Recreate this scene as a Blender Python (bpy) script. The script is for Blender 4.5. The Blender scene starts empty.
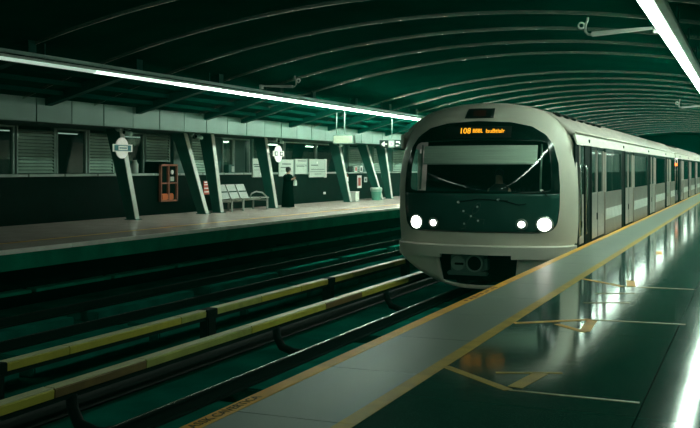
import bpy, bmesh, math, random
from mathutils import Vector
random.seed(7)
D = bpy.data
SC = bpy.context.scene
COL = SC.collection

# ------------------------------------------------------------------ camera, world, exposure
CAMZ = 1.4
cam_d = D.cameras.new('camera'); cam = D.objects.new('camera', cam_d); COL.objects.link(cam)
cam.location = (0, 0, CAMZ)
cam.rotation_euler = (math.pi / 2, 0, math.atan(402 / 950))
cam_d.sensor_width = 36; cam_d.lens = 950 / 700 * 36
cam_d.shift_y = -45 / 700
cam_d.clip_end = 400; cam_d.clip_start = 0.05
SC.camera = cam
W = D.worlds.new('world'); SC.world = W; W.use_nodes = True
bg = W.node_tree.nodes['Background']
bg.inputs[0].default_value = (0.0, 0.30, 0.19, 1)      # dim green ambient fill added to lift the shadows
bg.inputs[1].default_value = 0.30
SC.view_settings.view_transform = 'Standard'
SC.view_settings.look = 'None'
SC.view_settings.gamma = 1
SC.view_settings.use_curve_mapping = False
SC.view_settings.exposure = 0.38
LAMP = 42.0                                             # radiance of a full-power platform tube

# ------------------------------------------------------------------ materials
M = {}
def mat(name, col, rough=0.5, metal=0.0, var=0.12, scale=3.0, bump=0.0, bscale=60.0, spec=0.5, emit=None, es=0.0, streak=None, coat=0.0):
    m = D.materials.new(name); m.use_nodes = True
    nt = m.node_tree; b = nt.nodes['Principled BSDF']
    b.inputs['Roughness'].default_value = rough
    b.inputs['Metallic'].default_value = metal
    b.inputs['Specular IOR Level'].default_value = spec
    b.inputs['Coat Weight'].default_value = coat
    b.inputs['Coat Roughness'].default_value = 0.05
    tc = nt.nodes.new('ShaderNodeTexCoord')
    src = tc.outputs['Object']
    if streak:
        mp = nt.nodes.new('ShaderNodeMapping'); mp.inputs['Scale'].default_value = streak
        nt.links.new(src, mp.inputs['Vector']); src = mp.outputs['Vector']
    n = nt.nodes.new('ShaderNodeTexNoise'); n.inputs['Scale'].default_value = scale
    n.inputs['Detail'].default_value = 5
    nt.links.new(src, n.inputs['Vector'])
    r = nt.nodes.new('ShaderNodeValToRGB')
    r.color_ramp.elements[0].position = 0.3; r.color_ramp.elements[1].position = 0.7
    c0 = [max(0, c * (1 - var)) for c in col]; c1 = [min(1, c * (1 + var)) for c in col]
    r.color_ramp.elements[0].color = (*c0, 1); r.color_ramp.elements[1].color = (*c1, 1)
    nt.links.new(n.outputs['Fac'], r.inputs['Fac'])
    nt.links.new(r.outputs['Color'], b.inputs['Base Color'])
    if bump:
        n2 = nt.nodes.new('ShaderNodeTexNoise'); n2.inputs['Scale'].default_value = bscale
        nt.links.new(tc.outputs['Object'], n2.inputs['Vector'])
        bp = nt.nodes.new('ShaderNodeBump'); bp.inputs['Strength'].default_value = bump; bp.inputs['Distance'].default_value = 0.01
        nt.links.new(n2.outputs['Fac'], bp.inputs['Height']); nt.links.new(bp.outputs['Normal'], b.inputs['Normal'])
    if emit:
        b.inputs['Emission Color'].default_value = (*emit, 1); b.inputs['Emission Strength'].default_value = es
    M[name] = m
    return m

def granite(name, dark, light, rough, sc=90.0, amount=0.62, spec=0.5, rv=0.06):
    m = D.materials.new(name); m.use_nodes = True
    nt = m.node_tree; b = nt.nodes['Principled BSDF']
    tc = nt.nodes.new('ShaderNodeTexCoord')
    n = nt.nodes.new('ShaderNodeTexNoise'); n.inputs['Scale'].default_value = sc; n.inputs['Detail'].default_value = 2
    nt.links.new(tc.outputs['Object'], n.inputs['Vector'])
    r = nt.nodes.new('ShaderNodeValToRGB')
    r.color_ramp.elements[0].position = amount; r.color_ramp.elements[0].color = (*dark, 1)
    r.color_ramp.elements[1].position = amount + 0.1; r.color_ramp.elements[1].color = (*light, 1)
    nt.links.new(n.outputs['Fac'], r.inputs['Fac'])
    n3 = nt.nodes.new('ShaderNodeTexNoise'); n3.inputs['Scale'].default_value = 1.3; n3.inputs['Detail'].default_value = 6
    nt.links.new(tc.outputs['Object'], n3.inputs['Vector'])
    mx = nt.nodes.new('ShaderNodeMix'); mx.data_type = 'RGBA'; mx.blend_type = 'MULTIPLY'; mx.inputs[0].default_value = 0.2
    nt.links.new(r.outputs['Color'], mx.inputs[6]); nt.links.new(n3.outputs['Fac'], mx.inputs[7])
    nt.links.new(mx.outputs[2], b.inputs['Base Color'])
    mr = nt.nodes.new('ShaderNodeMapRange'); mr.inputs[3].default_value = rough - rv; mr.inputs[4].default_value = rough + rv
    nt.links.new(n3.outputs['Fac'], mr.inputs[0]); nt.links.new(mr.outputs[0], b.inputs['Roughness'])
    b.inputs['Specular IOR Level'].default_value = spec
    n2 = nt.nodes.new('ShaderNodeTexNoise'); n2.inputs['Scale'].default_value = 7; n2.inputs['Detail'].default_value = 3
    nt.links.new(tc.outputs['Object'], n2.inputs['Vector'])
    bp = nt.nodes.new('ShaderNodeBump'); bp.inputs['Strength'].default_value = 0.03; bp.inputs['Distance'].default_value = 0.01
    nt.links.new(n2.outputs['Fac'], bp.inputs['Height']); nt.links.new(bp.outputs['Normal'], b.inputs['Normal'])
    M[name] = m

def glass(name, tint, clear, rough=0.02):
    # thin pane: reflective by angle, the rest partly tinted see-through
    m = D.materials.new(name); m.use_nodes = True
    nt = m.node_tree; nt.nodes.remove(nt.nodes['Principled BSDF'])
    out = nt.nodes['Material Output']
    tr = nt.nodes.new('ShaderNodeBsdfTransparent'); tr.inputs[0].default_value = (*clear, 1)
    df = nt.nodes.new('ShaderNodeBsdfDiffuse'); df.inputs[0].default_value = (*tint, 1)
    gl = nt.nodes.new('ShaderNodeBsdfGlossy'); gl.inputs['Roughness'].default_value = rough
    a = nt.nodes.new('ShaderNodeAddShader'); nt.links.new(tr.outputs[0], a.inputs[0]); nt.links.new(df.outputs[0], a.inputs[1])
    fr = nt.nodes.new('ShaderNodeFresnel')
    ge = nt.nodes.new('ShaderNodeNewGeometry'); mr = nt.nodes.new('ShaderNodeMapRange')   # the same reflectance on both faces of the pane
    mr.inputs[3].default_value = 1.5; mr.inputs[4].default_value = 1 / 1.5
    nt.links.new(ge.outputs['Backfacing'], mr.inputs[0]); nt.links.new(mr.outputs[0], fr.inputs[0])
    mx = nt.nodes.new('ShaderNodeMixShader')
    nt.links.new(fr.outputs[0], mx.inputs[0]); nt.links.new(a.outputs[0], mx.inputs[1]); nt.links.new(gl.outputs[0], mx.inputs[2])
    nt.links.new(mx.outputs[0], out.inputs[0])
    M[name] = m

def emitter(name, col, s):
    mat(name, col, 0.5, emit=col, es=s)

mat('roof', (0.0015, 0.045, 0.029), 0.85, var=0.2, scale=0.7, spec=0.0)
mat('rib', (0.62, 0.70, 0.60), 0.25, metal=0.8, var=0.1)
mat('purlin', (0.002, 0.04, 0.028), 0.7, spec=0.0)
mat('rafter', (0.002, 0.055, 0.038), 0.5, var=0.2, scale=1.5, spec=0.05)
mat('fascia', (0.085, 0.175, 0.135), 0.45, var=0.12, scale=1.2, streak=(1, 1, 0.2))
mat('soffit', (0.004, 0.025, 0.016), 0.7, spec=0.2)
mat('column_paint', (0.003, 0.065, 0.045), 0.5, var=0.2, scale=2)
mat('column_lit_side', (0.52, 0.54, 0.47), 0.4, var=0.12, scale=2)  # pale tone stands in for lamplight on the track side of the columns
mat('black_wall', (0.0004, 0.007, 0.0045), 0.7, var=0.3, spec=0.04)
mat('ledge', (0.26, 0.34, 0.29), 0.4)
mat('slat', (0.32, 0.45, 0.37), 0.4, var=0.12, scale=2)
mat('frame_metal', (0.17, 0.27, 0.22), 0.4)
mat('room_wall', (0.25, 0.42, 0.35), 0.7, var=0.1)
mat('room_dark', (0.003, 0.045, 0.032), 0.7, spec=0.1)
glass('shop_glass', (0.001, 0.006, 0.004), (0.66, 0.74, 0.70))
granite('granite_dark', (0.018, 0.085, 0.061), (0.10, 0.24, 0.19), 0.085, sc=140, spec=0.18, rv=0.015)
granite('granite_far', (0.80, 0.64, 0.58), (0.92, 0.76, 0.69), 0.22, sc=30)
granite('granite_pale', (0.21, 0.26, 0.22), (0.30, 0.35, 0.30), 0.36, sc=140, spec=0.35, rv=0.015)
mat('nosing', (0.92, 0.86, 0.78), 0.5, var=0.1)
mat('joint', (0.02, 0.035, 0.028), 0.7)
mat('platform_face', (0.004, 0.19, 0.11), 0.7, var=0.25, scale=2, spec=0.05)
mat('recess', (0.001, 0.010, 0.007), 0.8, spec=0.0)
mat('bed', (0.003, 0.09, 0.062), 0.75, var=0.35, scale=1.2, bump=0.2, bscale=20, spec=0.0)
mat('plinth', (0.006, 0.12, 0.085), 0.75, var=0.3, scale=2, spec=0.0)
mat('bed_dark', (0.002, 0.008, 0.006), 0.9)
mat('rail_steel', (0.45, 0.50, 0.46), 0.25, metal=1.0, var=0.1)
mat('rail_side', (0.002, 0.014, 0.010), 0.8, spec=0.1)
mat('yellow_cover', (0.46, 0.41, 0.05), 0.5, var=0.15, scale=4)
mat('brown_cover', (0.16, 0.10, 0.025), 0.6, var=0.25, scale=4)
mat('cover_top', (0.62, 0.60, 0.34), 0.4, var=0.12, scale=4, streak=(8, 1, 1))
mat('olive_cover', (0.34, 0.36, 0.08), 0.55, var=0.2, scale=4)
mat('orange_paint', (0.80, 0.38, 0.03), 0.45, var=0.2, scale=3, bump=0.1)
mat('yellow_paint', (0.46, 0.29, 0.02), 0.45, var=0.25, scale=4, bump=0.1)
mat('faded_paint', (0.27, 0.23, 0.08), 0.45, var=0.25, scale=6)
mat('letter_dark', (0.02, 0.03, 0.01), 0.6)
mat('letter_red', (0.25, 0.06, 0.01), 0.6)
mat('train_white', (0.72, 0.67, 0.57), 0.45, var=0.06, scale=1.5)
mat('train_roof', (0.60, 0.54, 0.48), 0.4, var=0.1, scale=1.5)
mat('train_steel', (0.60, 0.54, 0.49), 0.35, metal=0.55, var=0.08, scale=3, streak=(1, 1, 12))
mat('car_dark', (0.012, 0.03, 0.024), 0.25, var=0.1)
mat('train_steel_dark', (0.36, 0.32, 0.28), 0.4, metal=0.5, var=0.1, scale=3)
mat('train_band', (0.80, 0.82, 0.76), 0.4)
mat('mask_black', (0.003, 0.018, 0.013), 0.12, var=0.1, spec=0.6)
mat('mask_green', (0.016, 0.075, 0.058), 0.22, var=0.1, spec=0.5)
mat('rubber', (0.001, 0.007, 0.005), 0.7, spec=0.08)
mat('under', (0.001, 0.010, 0.007), 0.7, spec=0.1)
mat('coupler', (0.10, 0.20, 0.16), 0.5, metal=0.3)
mat('coupler_pale', (0.22, 0.34, 0.28), 0.5)
mat('steel_bright', (0.7, 0.72, 0.68), 0.25, metal=1.0)
mat('blind', (0.70, 0.76, 0.68), 0.7, var=0.12, scale=6, streak=(0.2, 1, 8))
mat('lens_ring', (0.5, 0.52, 0.48), 0.3, metal=0.5)
mat('sign_line', (0.02, 0.09, 0.07), 0.4)
mat('chrome_dot', (0.75, 0.8, 0.75), 0.4)
glass('windscreen', (0.001, 0.010, 0.007), (0.90, 0.96, 0.92), 0.02)
glass('car_glass', (0.002, 0.012, 0.009), (0.70, 0.78, 0.74), 0.04)
emitter('headlight', (1.0, 0.97, 0.86), 10)
emitter('headlight_small', (1.0, 0.97, 0.86), 9)
emitter('amber_led', (1.0, 0.42, 0.02), 1.3)
emitter('orange_lamp', (1.0, 0.22, 0.03), 2.0)
emitter('car_lamp', (0.95, 1.0, 0.92), 4.0)
mat('lamp_red_off', (0.06, 0.02, 0.012), 0.3)
mat('car_inside', (0.35, 0.42, 0.38), 0.6)
mat('car_floor', (0.06, 0.09, 0.08), 0.6)
mat('seat_shell', (0.12, 0.25, 0.22), 0.5)
mat('trunking', (0.20, 0.32, 0.27), 0.4, metal=0.2)
mat('trough', (0.42, 0.46, 0.42), 0.4)
mat('sign_white', (0.85, 0.86, 0.80), 0.5, var=0.03)
mat('sign_lit', (0.85, 0.84, 0.78), 0.5, emit=(1.0, 0.97, 0.88), es=0.14)
mat('sign_teal', (0.01, 0.16, 0.20), 0.5, var=0.05)
mat('sign_black', (0.004, 0.016, 0.012), 0.4)
mat('sign_grey', (0.42, 0.50, 0.45), 0.5)
mat('board_face', (0.42, 0.50, 0.43), 0.5, var=0.06)
mat('cloth_black', (0.001, 0.006, 0.004), 0.9, spec=0.0)
mat('cloth_grey', (0.02, 0.04, 0.034), 0.8)
mat('skin', (0.36, 0.25, 0.17), 0.6, var=0.05)
mat('hair', (0.003, 0.005, 0.004), 0.6)
mat('bench_metal', (0.30, 0.33, 0.29), 0.45)
mat('bin_green', (0.10, 0.36, 0.26), 0.5)
mat('bin_lid', (0.50, 0.66, 0.56), 0.5)
mat('box_white', (0.68, 0.72, 0.64), 0.5)
mat('red_frame', (0.28, 0.09, 0.05), 0.5)
mat('red_paint', (0.50, 0.05, 0.03), 0.4)
mat('orange_hose', (0.60, 0.14, 0.03), 0.6)
mat('camera_body', (0.20, 0.34, 0.27), 0.4)

# ------------------------------------------------------------------ mesh helpers
WL = {}
def tag(o, label=None, cat=None, group=None, kind=None):
    if label: o['label'] = label
    if cat: o['category'] = cat
    if group: o['group'] = group
    if kind: o['kind'] = kind
    return o

def thing(name, loc, label=None, cat=None, group=None, kind=None):
    o = D.objects.new(name, None); COL.objects.link(o); o.location = loc
    o.empty_display_size = 0.2
    WL[o] = Vector(loc)
    return tag(o, label, cat, group, kind)

def link(name, me, loc, parent):
    o = D.objects.new(name, me); COL.objects.link(o)
    p = WL[parent] if parent else Vector((0, 0, 0))
    o.parent = parent
    o.location = Vector(loc) - p
    WL[o] = Vector(loc)
    return o

def mesh(name, V, F, m, parent=None, smooth=False, origin=None):
    """verts in world space; origin defaults to the parent's origin (or the mean of the verts)"""
    if origin is None:
        origin = WL[parent] if parent else Vector((sum(v[0] for v in V) / len(V), sum(v[1] for v in V) / len(V), min(v[2] for v in V)))
    origin = Vector(origin)
    me = D.meshes.new(name)
    me.from_pydata([tuple(Vector(v) - origin) for v in V], [], F)
    bm = bmesh.new(); bm.from_mesh(me); bmesh.ops.recalc_face_normals(bm, faces=bm.faces); bm.to_mesh(me); bm.free()
    if smooth:
        me.polygons.foreach_set('use_smooth', [True] * len(me.polygons))
    me.materials.append(M[m])
    return link(name, me, origin, parent)

BOXC = {}
def boxmesh(dx, dy, dz, m, bev):
    k = (round(dx, 4), round(dy, 4), round(dz, 4), m, bev)
    if k not in BOXC:
        bm = bmesh.new(); bmesh.ops.create_cube(bm, size=1)
        bmesh.ops.scale(bm, vec=(dx, dy, dz), verts=bm.verts)
        if bev: bmesh.ops.bevel(bm, geom=list(bm.edges), offset=min(bev, min(dx, dy, dz) * 0.45), segments=2, affect='EDGES')
        me = D.meshes.new('block'); bm.to_mesh(me); bm.free(); me.materials.append(M[m]); BOXC[k] = me
    return BOXC[k]

def box(name, x0, x1, y0, y1, z0, z1, m, parent=None, bev=0.0):
    me = boxmesh(abs(x1 - x0), abs(y1 - y0), abs(z1 - z0), m, bev)
    return link(name, me, ((x0 + x1) / 2, (y0 + y1) / 2, (z0 + z1) / 2), parent)

def prism(name, poly, axis, a0, a1, m, parent=None, smooth=False):
    """poly of 2-D points extruded along axis 'x','y' or 'z' from a0 to a1"""
    def P(u, v, a):
        return {'x': (a, u, v), 'y': (u, a, v), 'z': (u, v, a)}[axis]
    n = len(poly)
    V = [P(u, v, a0) for u, v in poly] + [P(u, v, a1) for u, v in poly]
    F = [list(range(n)), list(range(2 * n - 1, n - 1, -1))] + [[i, (i + 1) % n, n + (i + 1) % n, n + i] for i in range(n)]
    return mesh(name, V, F, m, parent, smooth)

def tube(name, pts, r, m, parent=None, n=8, closed=False, radii=None):
    pts = [Vector(p) for p in pts]; V = []; F = []
    N = len(pts)
    for i, p in enumerate(pts):
        if closed: t = pts[(i + 1) % N] - pts[i - 1]
        else: t = pts[min(i + 1, N - 1)] - pts[max(i - 1, 0)]
        t.normalize()
        up = Vector((0, 0, 1)) if abs(t.z) < 0.9 else Vector((1, 0, 0))
        s = t.cross(up).normalized(); u = s.cross(t)
        rr = radii[i] if radii else r
        for k in range(n):
            a = 2 * math.pi * k / n
            V.append(p + s * math.cos(a) * rr + u * math.sin(a) * rr)
    for i in range(N if closed else N - 1):
        for k in range(n):
            j = (i + 1) % N
            F.append([i * n + k, i * n + (k + 1) % n, j * n + (k + 1) % n, j * n + k])
    if not closed:
        F.append(list(range(n))); F.append([(N - 1) * n + k for k in range(n - 1, -1, -1)])
    return mesh(name, V, F, m, parent, True)

def disc(name, c, r, th, axis, m, parent=None, n=28, ry=None):
    ry = ry or r
    poly = [(math.cos(2 * math.pi * k / n) * r, math.sin(2 * math.pi * k / n) * ry) for k in range(n)]
    if axis == 'x': pl = [(c[1] + u, c[2] + v) for u, v in poly]; a = c[0]
    elif axis == 'y': pl = [(c[0] + u, c[2] + v) for u, v in poly]; a = c[1]
    else: pl = [(c[0] + u, c[1] + v) for u, v in poly]; a = c[2]
    return prism(name, pl, axis, a, a + th, m, parent)

def ring(name, c, r0, r1, th, axis, m, parent=None, n=28):
    V = []; F = []
    for k in range(n):
        a = 2 * math.pi * k / n
        for rr, d in ((r0, 0), (r1, 0), (r1, th), (r0, th)):
            u, v = math.cos(a) * rr, math.sin(a) * rr
            V.append({'x': (c[0] + d, c[1] + u, c[2] + v), 'y': (c[0] + u, c[1] + d, c[2] + v), 'z': (c[0] + u, c[1] + v, c[2] + d)}[axis])
    for k in range(n):
        j = (k + 1) % n
        for q in range(4):
            F.append([k * 4 + q, k * 4 + (q + 1) % 4, j * 4 + (q + 1) % 4, j * 4 + q])
    return mesh(name, V, F, m, parent)

def lathe(name, c, prof, m, parent=None, n=20, smooth=True):
    V = []; F = []
    for r, z in prof:
        for k in range(n):
            a = 2 * math.pi * k / n
            V.append((c[0] + r * math.cos(a), c[1] + r * math.sin(a), c[2] + z))
    for i in range(len(prof) - 1):
        for k in range(n):
            F.append([i * n + k, i * n + (k + 1) % n, (i + 1) * n + (k + 1) % n, (i + 1) * n + k])
    F.append(list(range(n))); F.append([(len(prof) - 1) * n + k for k in range(n)])
    return mesh(name, V, F, m, parent, smooth)

def text(name, s, size, fn, m, parent, depth=0.004):
    """lettering as mesh; fn maps (u, v, w) of the flat text to world"""
    cu = D.curves.new('lettering', 'FONT'); cu.body = s; cu.size = size; cu.extrude = depth / 2; cu.align_x = 'CENTER'; cu.align_y = 'CENTER'
    cu.resolution_u = 3
    o = D.objects.new('lettering', cu); COL.objects.link(o)
    dg = bpy.context.evaluated_depsgraph_get(); me0 = o.evaluated_get(dg).to_mesh()
    V = [fn(*v.co) for v in me0.vertices]; F = [list(p.vertices) for p in me0.polygons]
    o.evaluated_get(dg).to_mesh_clear(); D.objects.remove(o); D.curves.remove(cu)
    return mesh(name, V, F, m, parent)

def skin_mesh(name, joints, edges, m, parent, root=0, sub=2):
    me = D.meshes.new(name); org = WL[parent] if parent else Vector((0, 0, 0))
    me.from_pydata([tuple(Vector(j[:3]) - org) for j in joints], edges, [])
    o = D.objects.new(name, me); COL.objects.link(o)
    md = o.modifiers.new('skin', 'SKIN'); md.use_smooth_shade = True; md.branch_smoothing = 0.3
    for i, j in enumerate(joints):
        sv = me.skin_vertices[0].data[i]; sv.radius = (j[3], j[4] if len(j) > 4 else j[3]); sv.use_root = (i == root)
    sb = o.modifiers.new('sub', 'SUBSURF'); sb.levels = sub; sb.render_levels = sub
    dg = bpy.context.evaluated_depsgraph_get()
    me2 = D.meshes.new_from_object(o.evaluated_get(dg))
    D.objects.remove(o)
    me2.materials.clear(); me2.materials.append(M[m])
    me2.polygons.foreach_set('use_smooth', [True] * len(me2.polygons))
    return link(name, me2, org, parent)

YN, YF = -42.0, 96.0
EDGE_R, EDGE_L = -2.85, -11.75

# ------------------------------------------------------------------ ceiling: arched roof, ribs, rafters
def roof_z(x): return 4.66 - 0.0195 * (x + 5.8) ** 2
ceil = thing('ceiling', (-5.8, 40, 4.6), 'dark green arched metal roof spanning both platforms', kind='structure')
xs = [-15.0 + i * 0.5 for i in range(39)]
V = []; F = []
for x in xs:
    for y in (YN, YF): V += [(x, y, roof_z(x) + 0.02), (x, y, roof_z(x) + 0.12)]
for i in range(len(xs) - 1):
    a = i * 4; b = a + 4
    F += [[a, a + 2, b + 2, b], [a + 1, b + 1, b + 3, a + 3], [a, b, b + 1, a + 1], [a + 2, a + 3, b + 3, b + 2]]
n = len(xs) * 4
F += [[0, 1, 3, 2], [n - 4, n - 2, n - 1, n - 3]]
mesh('roof_sheet', V, F, 'roof', ceil, True)
RIBS = [9.2, 11.7, 14.2, 16.7, 19.2, 21.6, 24.0, 26.5, 32.0, 34.6, 37.1, 39.7, 42.3, 44.9, 47.5, 50.2, 53, 56, 59, 62, 65, 68, 71.5, 75, 79, 83, 87]
rib_me = None
for y in RIBS:
    if rib_me is None:
        V = []; F = []
        for x in xs[:36]:
            z = roof_z(x)
            V += [(x, -0.012, z + 0.02), (x, -0.012, z - 0.03), (x, -0.016, z - 0.03), (x, -0.016, z - 0.052), (x, 0.004, z - 0.052), (x, 0.004, z - 0.03), (x, 0.0, z - 0.03), (x, 0.0, z + 0.02)]
        for i in range(35):
            for q in range(8): F.append([i * 8 + q, i * 8 + (q + 1) % 8, i * 8 + 8 + (q + 1) % 8, i * 8 + 8 + q])
        F += [list(range(8)), list(range(35 * 8 + 7, 35 * 8 - 1, -1))]
        o = mesh('roof_rib', V, F, 'rib', None, origin=(0, 0, 0)); rib_me = o.data
        D.objects.remove(o)
    link('roof_rib', rib_me, (0, y, 0), ceil)
raf_me = None
for y in [14.0, 17.4, 20.9, 24.3, 26.5, 29.9, 33.2, 36.2, 39.4, 42.8, 46.2, 49.6, 53, 56.4]:
    if raf_me is None:
        o = prism('rafter', [(-14.98, 2.86), (-12.45, 3.54), (-12.45, 3.83), (-14.98, 3.02)], 'y', 0, 0.22, 'rafter'); o.data.transform(__import__('mathutils').Matrix.Translation(WL[o])); raf_me = o.data
        D.objects.remove(o)
    link('rafter', raf_me, (0, y, 0), ceil)
for x in (-14.5, -14.0, -13.5, -13.0):
    z = roof_z(x) - 0.06
    box('purlin', x - 0.05, x + 0.05, YN, 60, z - 0.05, z + 0.05, 'purlin', ceil)

# fascia with its separate panels and the soffit
trim = thing('trim_1', (-15.1, 40, 2.48), 'pale green fascia of flat metal panels above the kiosks', kind='structure')
y = 12.25
k = 0
while y < 62:
    box('fascia_panel', -15.06, -15.0 - 0.006 * (k % 2), y + 0.012, y + 1.21, 2.48, 3.06, 'fascia', trim, 0.006)
    y += 1.222; k += 1
box('fascia_back', -15.2, -15.06, YN, 62, 2.46, 3.1, 'soffit', trim)
box('soffit', -19.2, -15.2, YN, 62, 2.52, 2.62, 'soffit', trim)

# ------------------------------------------------------------------ floors, track bed
fl = thing('floor_right', (-1, 30, 0), 'dark polished granite platform on the near side with pale edge slabs', kind='structure')
box('platform_base', EDGE_R + 0.03, 3.3, YN, YF, -1.25, -0.03, 'joint', fl)
y = -6.0 + 0.75 - 2.7
box('paving_slab', -2.0, 3.3, YN, y - 0.003, -0.03, 0, 'granite_dark', fl)
while y < 60:
    for x0, x1 in ((-2.0, -0.6), (-0.6, 0.9), (0.9, 3.3)):
        box('paving_slab', x0 + 0.003, x1 - 0.003, y + 0.003, y + 2.7 - 0.004, -0.03, 0, 'granite_dark', fl)
    y += 2.7
box('paving_slab', -2.0, 3.3, y, YF, -0.03, 0, 'granite_dark', fl)
box('edge_slab', -2.74, -2.1, YN, -6.0, -0.03, 0, 'granite_pale', fl)
y = -6.0
while y < 62:
    box('edge_slab', -2.74, -2.1, y + 0.004, y + 1.35 - 0.004, -0.03, 0.0, 'granite_pale', fl)
    y += 1.35
box('edge_slab', -2.74, -2.1, y, YF, -0.03, 0, 'granite_pale', fl)
box('edge_stripe', EDGE_R, -2.74, YN, -6.0, -0.05, 0.002, 'orange_paint', fl)
box('safety_line', -2.1, -1.995, YN, -6.0, -0.03, 0.003, 'yellow_paint', fl)
y = -6.0
while y < YF - 3:
    L = 2.7 if y < 60 else 9.0
    box('edge_stripe', EDGE_R, -2.74, y, y + L - 0.004, -0.05, 0.002, 'orange_paint', fl)
    box('safety_line', -2.1, -1.995, y, y + L - 0.004, -0.03, 0.003, 'yellow_paint', fl)
    y += L
def floor_text(s, yc, m, size, ln):
    def fn(u, v, w): return (-2.795 - v, yc + u * ln, 0.0035 + w)
    text('edge_lettering', s, size, fn, m, fl, 0.001)
floor_text('LASSK CAVERTICA', 4.75, 'letter_dark', 0.085, 1.15)
for k in range(9):
    box('edge_print', -2.82 + 0.012 * (k % 2), -2.785 + 0.01 * (k % 3), 9.75 + k * 0.15, 9.83 + k * 0.15 + 0.02 * (k % 2), 0.002, 0.003, 'letter_red', fl)

def marking(label, rows, dy):
    t = thing('floor_marking', (-1.4, dy, 0), label, 'marking', 'queue markings on the near platform')
    for (xa, ya), (xb, yb), w, m in rows:
        a = Vector((xa, ya)); b = Vector((xb, yb)); d = (b - a).normalized(); nrm = Vector((-d.y, d.x)) * w / 2
        poly = [a + nrm, b + nrm, b - nrm, a - nrm]
        prism('tape_strip', [tuple(p) for p in poly], 'z', 0.0005, 0.003, m, t)
marking('yellow tape bracket and arrow on the floor nearest the camera', [((-2.0, 6.46), (-1.42, 5.93), 0.07, 'yellow_paint'), ((-1.42, 5.93), (-0.62, 5.91), 0.03, 'faded_paint'), ((-1.62, 6.40), (-1.20, 6.57), 0.04, 'yellow_paint'), ((-1.33, 6.50), (-1.40, 6.02), 0.10, 'yellow_paint')], 6.2)
marking('orange tape bracket and arrow on the floor in front of the cab', [((-1.99, 8.52), (-1.38, 9.0), 0.07, 'orange_paint'), ((-1.38, 9.0), (-0.55, 9.05), 0.03, 'faded_paint'), ((-1.62, 8.62), (-1.33, 8.30), 0.06, 'orange_paint'), ((-1.36, 8.95), (-1.33, 8.34), 0.09, 'orange_paint')], 8.7)
marking('orange tape bracket on the floor beside the first passenger door', [((-1.98, 12.3), (-1.42, 11.7), 0.06, 'orange_paint'), ((-1.40, 12.3), (-1.32, 11.7), 0.10, 'orange_paint'), ((-1.42, 11.7), (-0.62, 11.72), 0.03, 'faded_paint')], 12.0)
marking('pair of short pale tape dashes on the near platform floor', [((-1.62, 10.1), (-1.18, 10.3), 0.05, 'faded_paint'), ((-1.62, 10.9), (-1.22, 11.1), 0.05, 'faded_paint')], 10.5)
marking('short orange tape patch on the floor furthest along the near platform', [((-1.45, 16.9), (-1.40, 16.3), 0.10, 'orange_paint')], 16.6)

far = thing('floor_left', (-14.2, 30, 0), 'pale polished platform on the far side with white nosing', kind='structure')
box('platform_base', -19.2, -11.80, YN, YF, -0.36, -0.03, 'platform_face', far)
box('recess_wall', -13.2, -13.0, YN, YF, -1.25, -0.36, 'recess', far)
y = 9.0
while y < 60:
    for x0, x1 in ((-12.88, -11.87), (-14.4, -13.0), (-15.8, -14.4), (-17.3, -15.8)):
        box('paving_slab', x0 + 0.004, x1 - 0.004, y + 0.004, y + 1.35 - 0.004, -0.03, 0, 'granite_far', far)
    y += 1.35
box('paving_slab', -17.3, -11.87, y, YF, -0.03, 0, 'granite_far', far)
y = 9.0
while y < 60:
    box('nosing', -11.87, EDGE_L, y + 0.003, y + 2.7 - 0.003, -0.07, 0.004, 'nosing', far, 0.01)
    box('safety_line', -13.0, -12.88, y, y + 2.7, -0.03, 0.003, 'orange_paint', far)
    y += 2.7
for i in range(14):
    y0 = 9.0 + i * 2.3
    box('cable_duct', -12.2, -11.95, y0 + 0.06, y0 + 2.24, -0.83, -0.77, 'platform_face', far, 0.01)
    box('duct_bracket', -13.0, -12.1, y0 - 0.02, y0 + 0.04, -0.88, -0.83, 'recess', far)

bed = thing('track_bed', (-7.3, 30, -1.25), 'dark green concrete track bed between the two platforms', kind='structure')
box('bed_slab', -13.0, EDGE_R + 0.03, YN, YF, -1.40, -1.25, 'bed', bed)
for x, ph in ((-5.3, 0.0), (-3.87, 0.4), (-9.3, 0.9), (-10.74, 0.3)):
    y = 2.0 + ph
    while y < 60:
        box('plinth', x - 0.34, x + 0.34, y, y + 3.1, -1.25, -1.07, 'plinth', bed, 0.02)
        y += 3.7
box('bed_strip', -7.25, -6.75, YN, YF, -1.25, -1.235, 'bed_dark', bed)  # flat dark strips laid along the track bed
box('bed_strip', -4.85, -4.25, YN, YF, -1.25, -1.235, 'bed_dark', bed)
y = 4.0
while y < 40:
    box('kerb_block', -8.95, -8.35, y, y + 2.5, -1.25, -0.98, 'plinth', bed, 0.02)
    y += 2.75
for x, lb in ((-5.3, 'thin bright running rail of the near track leading under the train'), (-3.87, 'running rail of the near track hidden close under the platform edge'),
              (-9.3, 'running rail of the far track nearer the yellow covers'), (-10.74, 'running rail of the far track nearer the opposite platform')):
    t = thing('running_rail', (x, 30, -1.07), lb, 'rail', 'running rails')
    box('rail_foot', x - 0.07, x + 0.07, YN, YF, -1.07, -1.05, 'rail_side', t)
    box('rail_web', x - 0.012, x + 0.012, YN, YF, -1.05, -0.955, 'rail_side', t)
    box('rail_head', x - 0.036, x + 0.036, YN, YF, -0.955, -0.922, 'rail_side', t, 0.008)
    box('rail_glint', x - 0.007, x + 0.007, YN, YF, -0.93, -0.92, 'rail_steel', t)  # bright strip drawn for the glint along the rail edge

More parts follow.
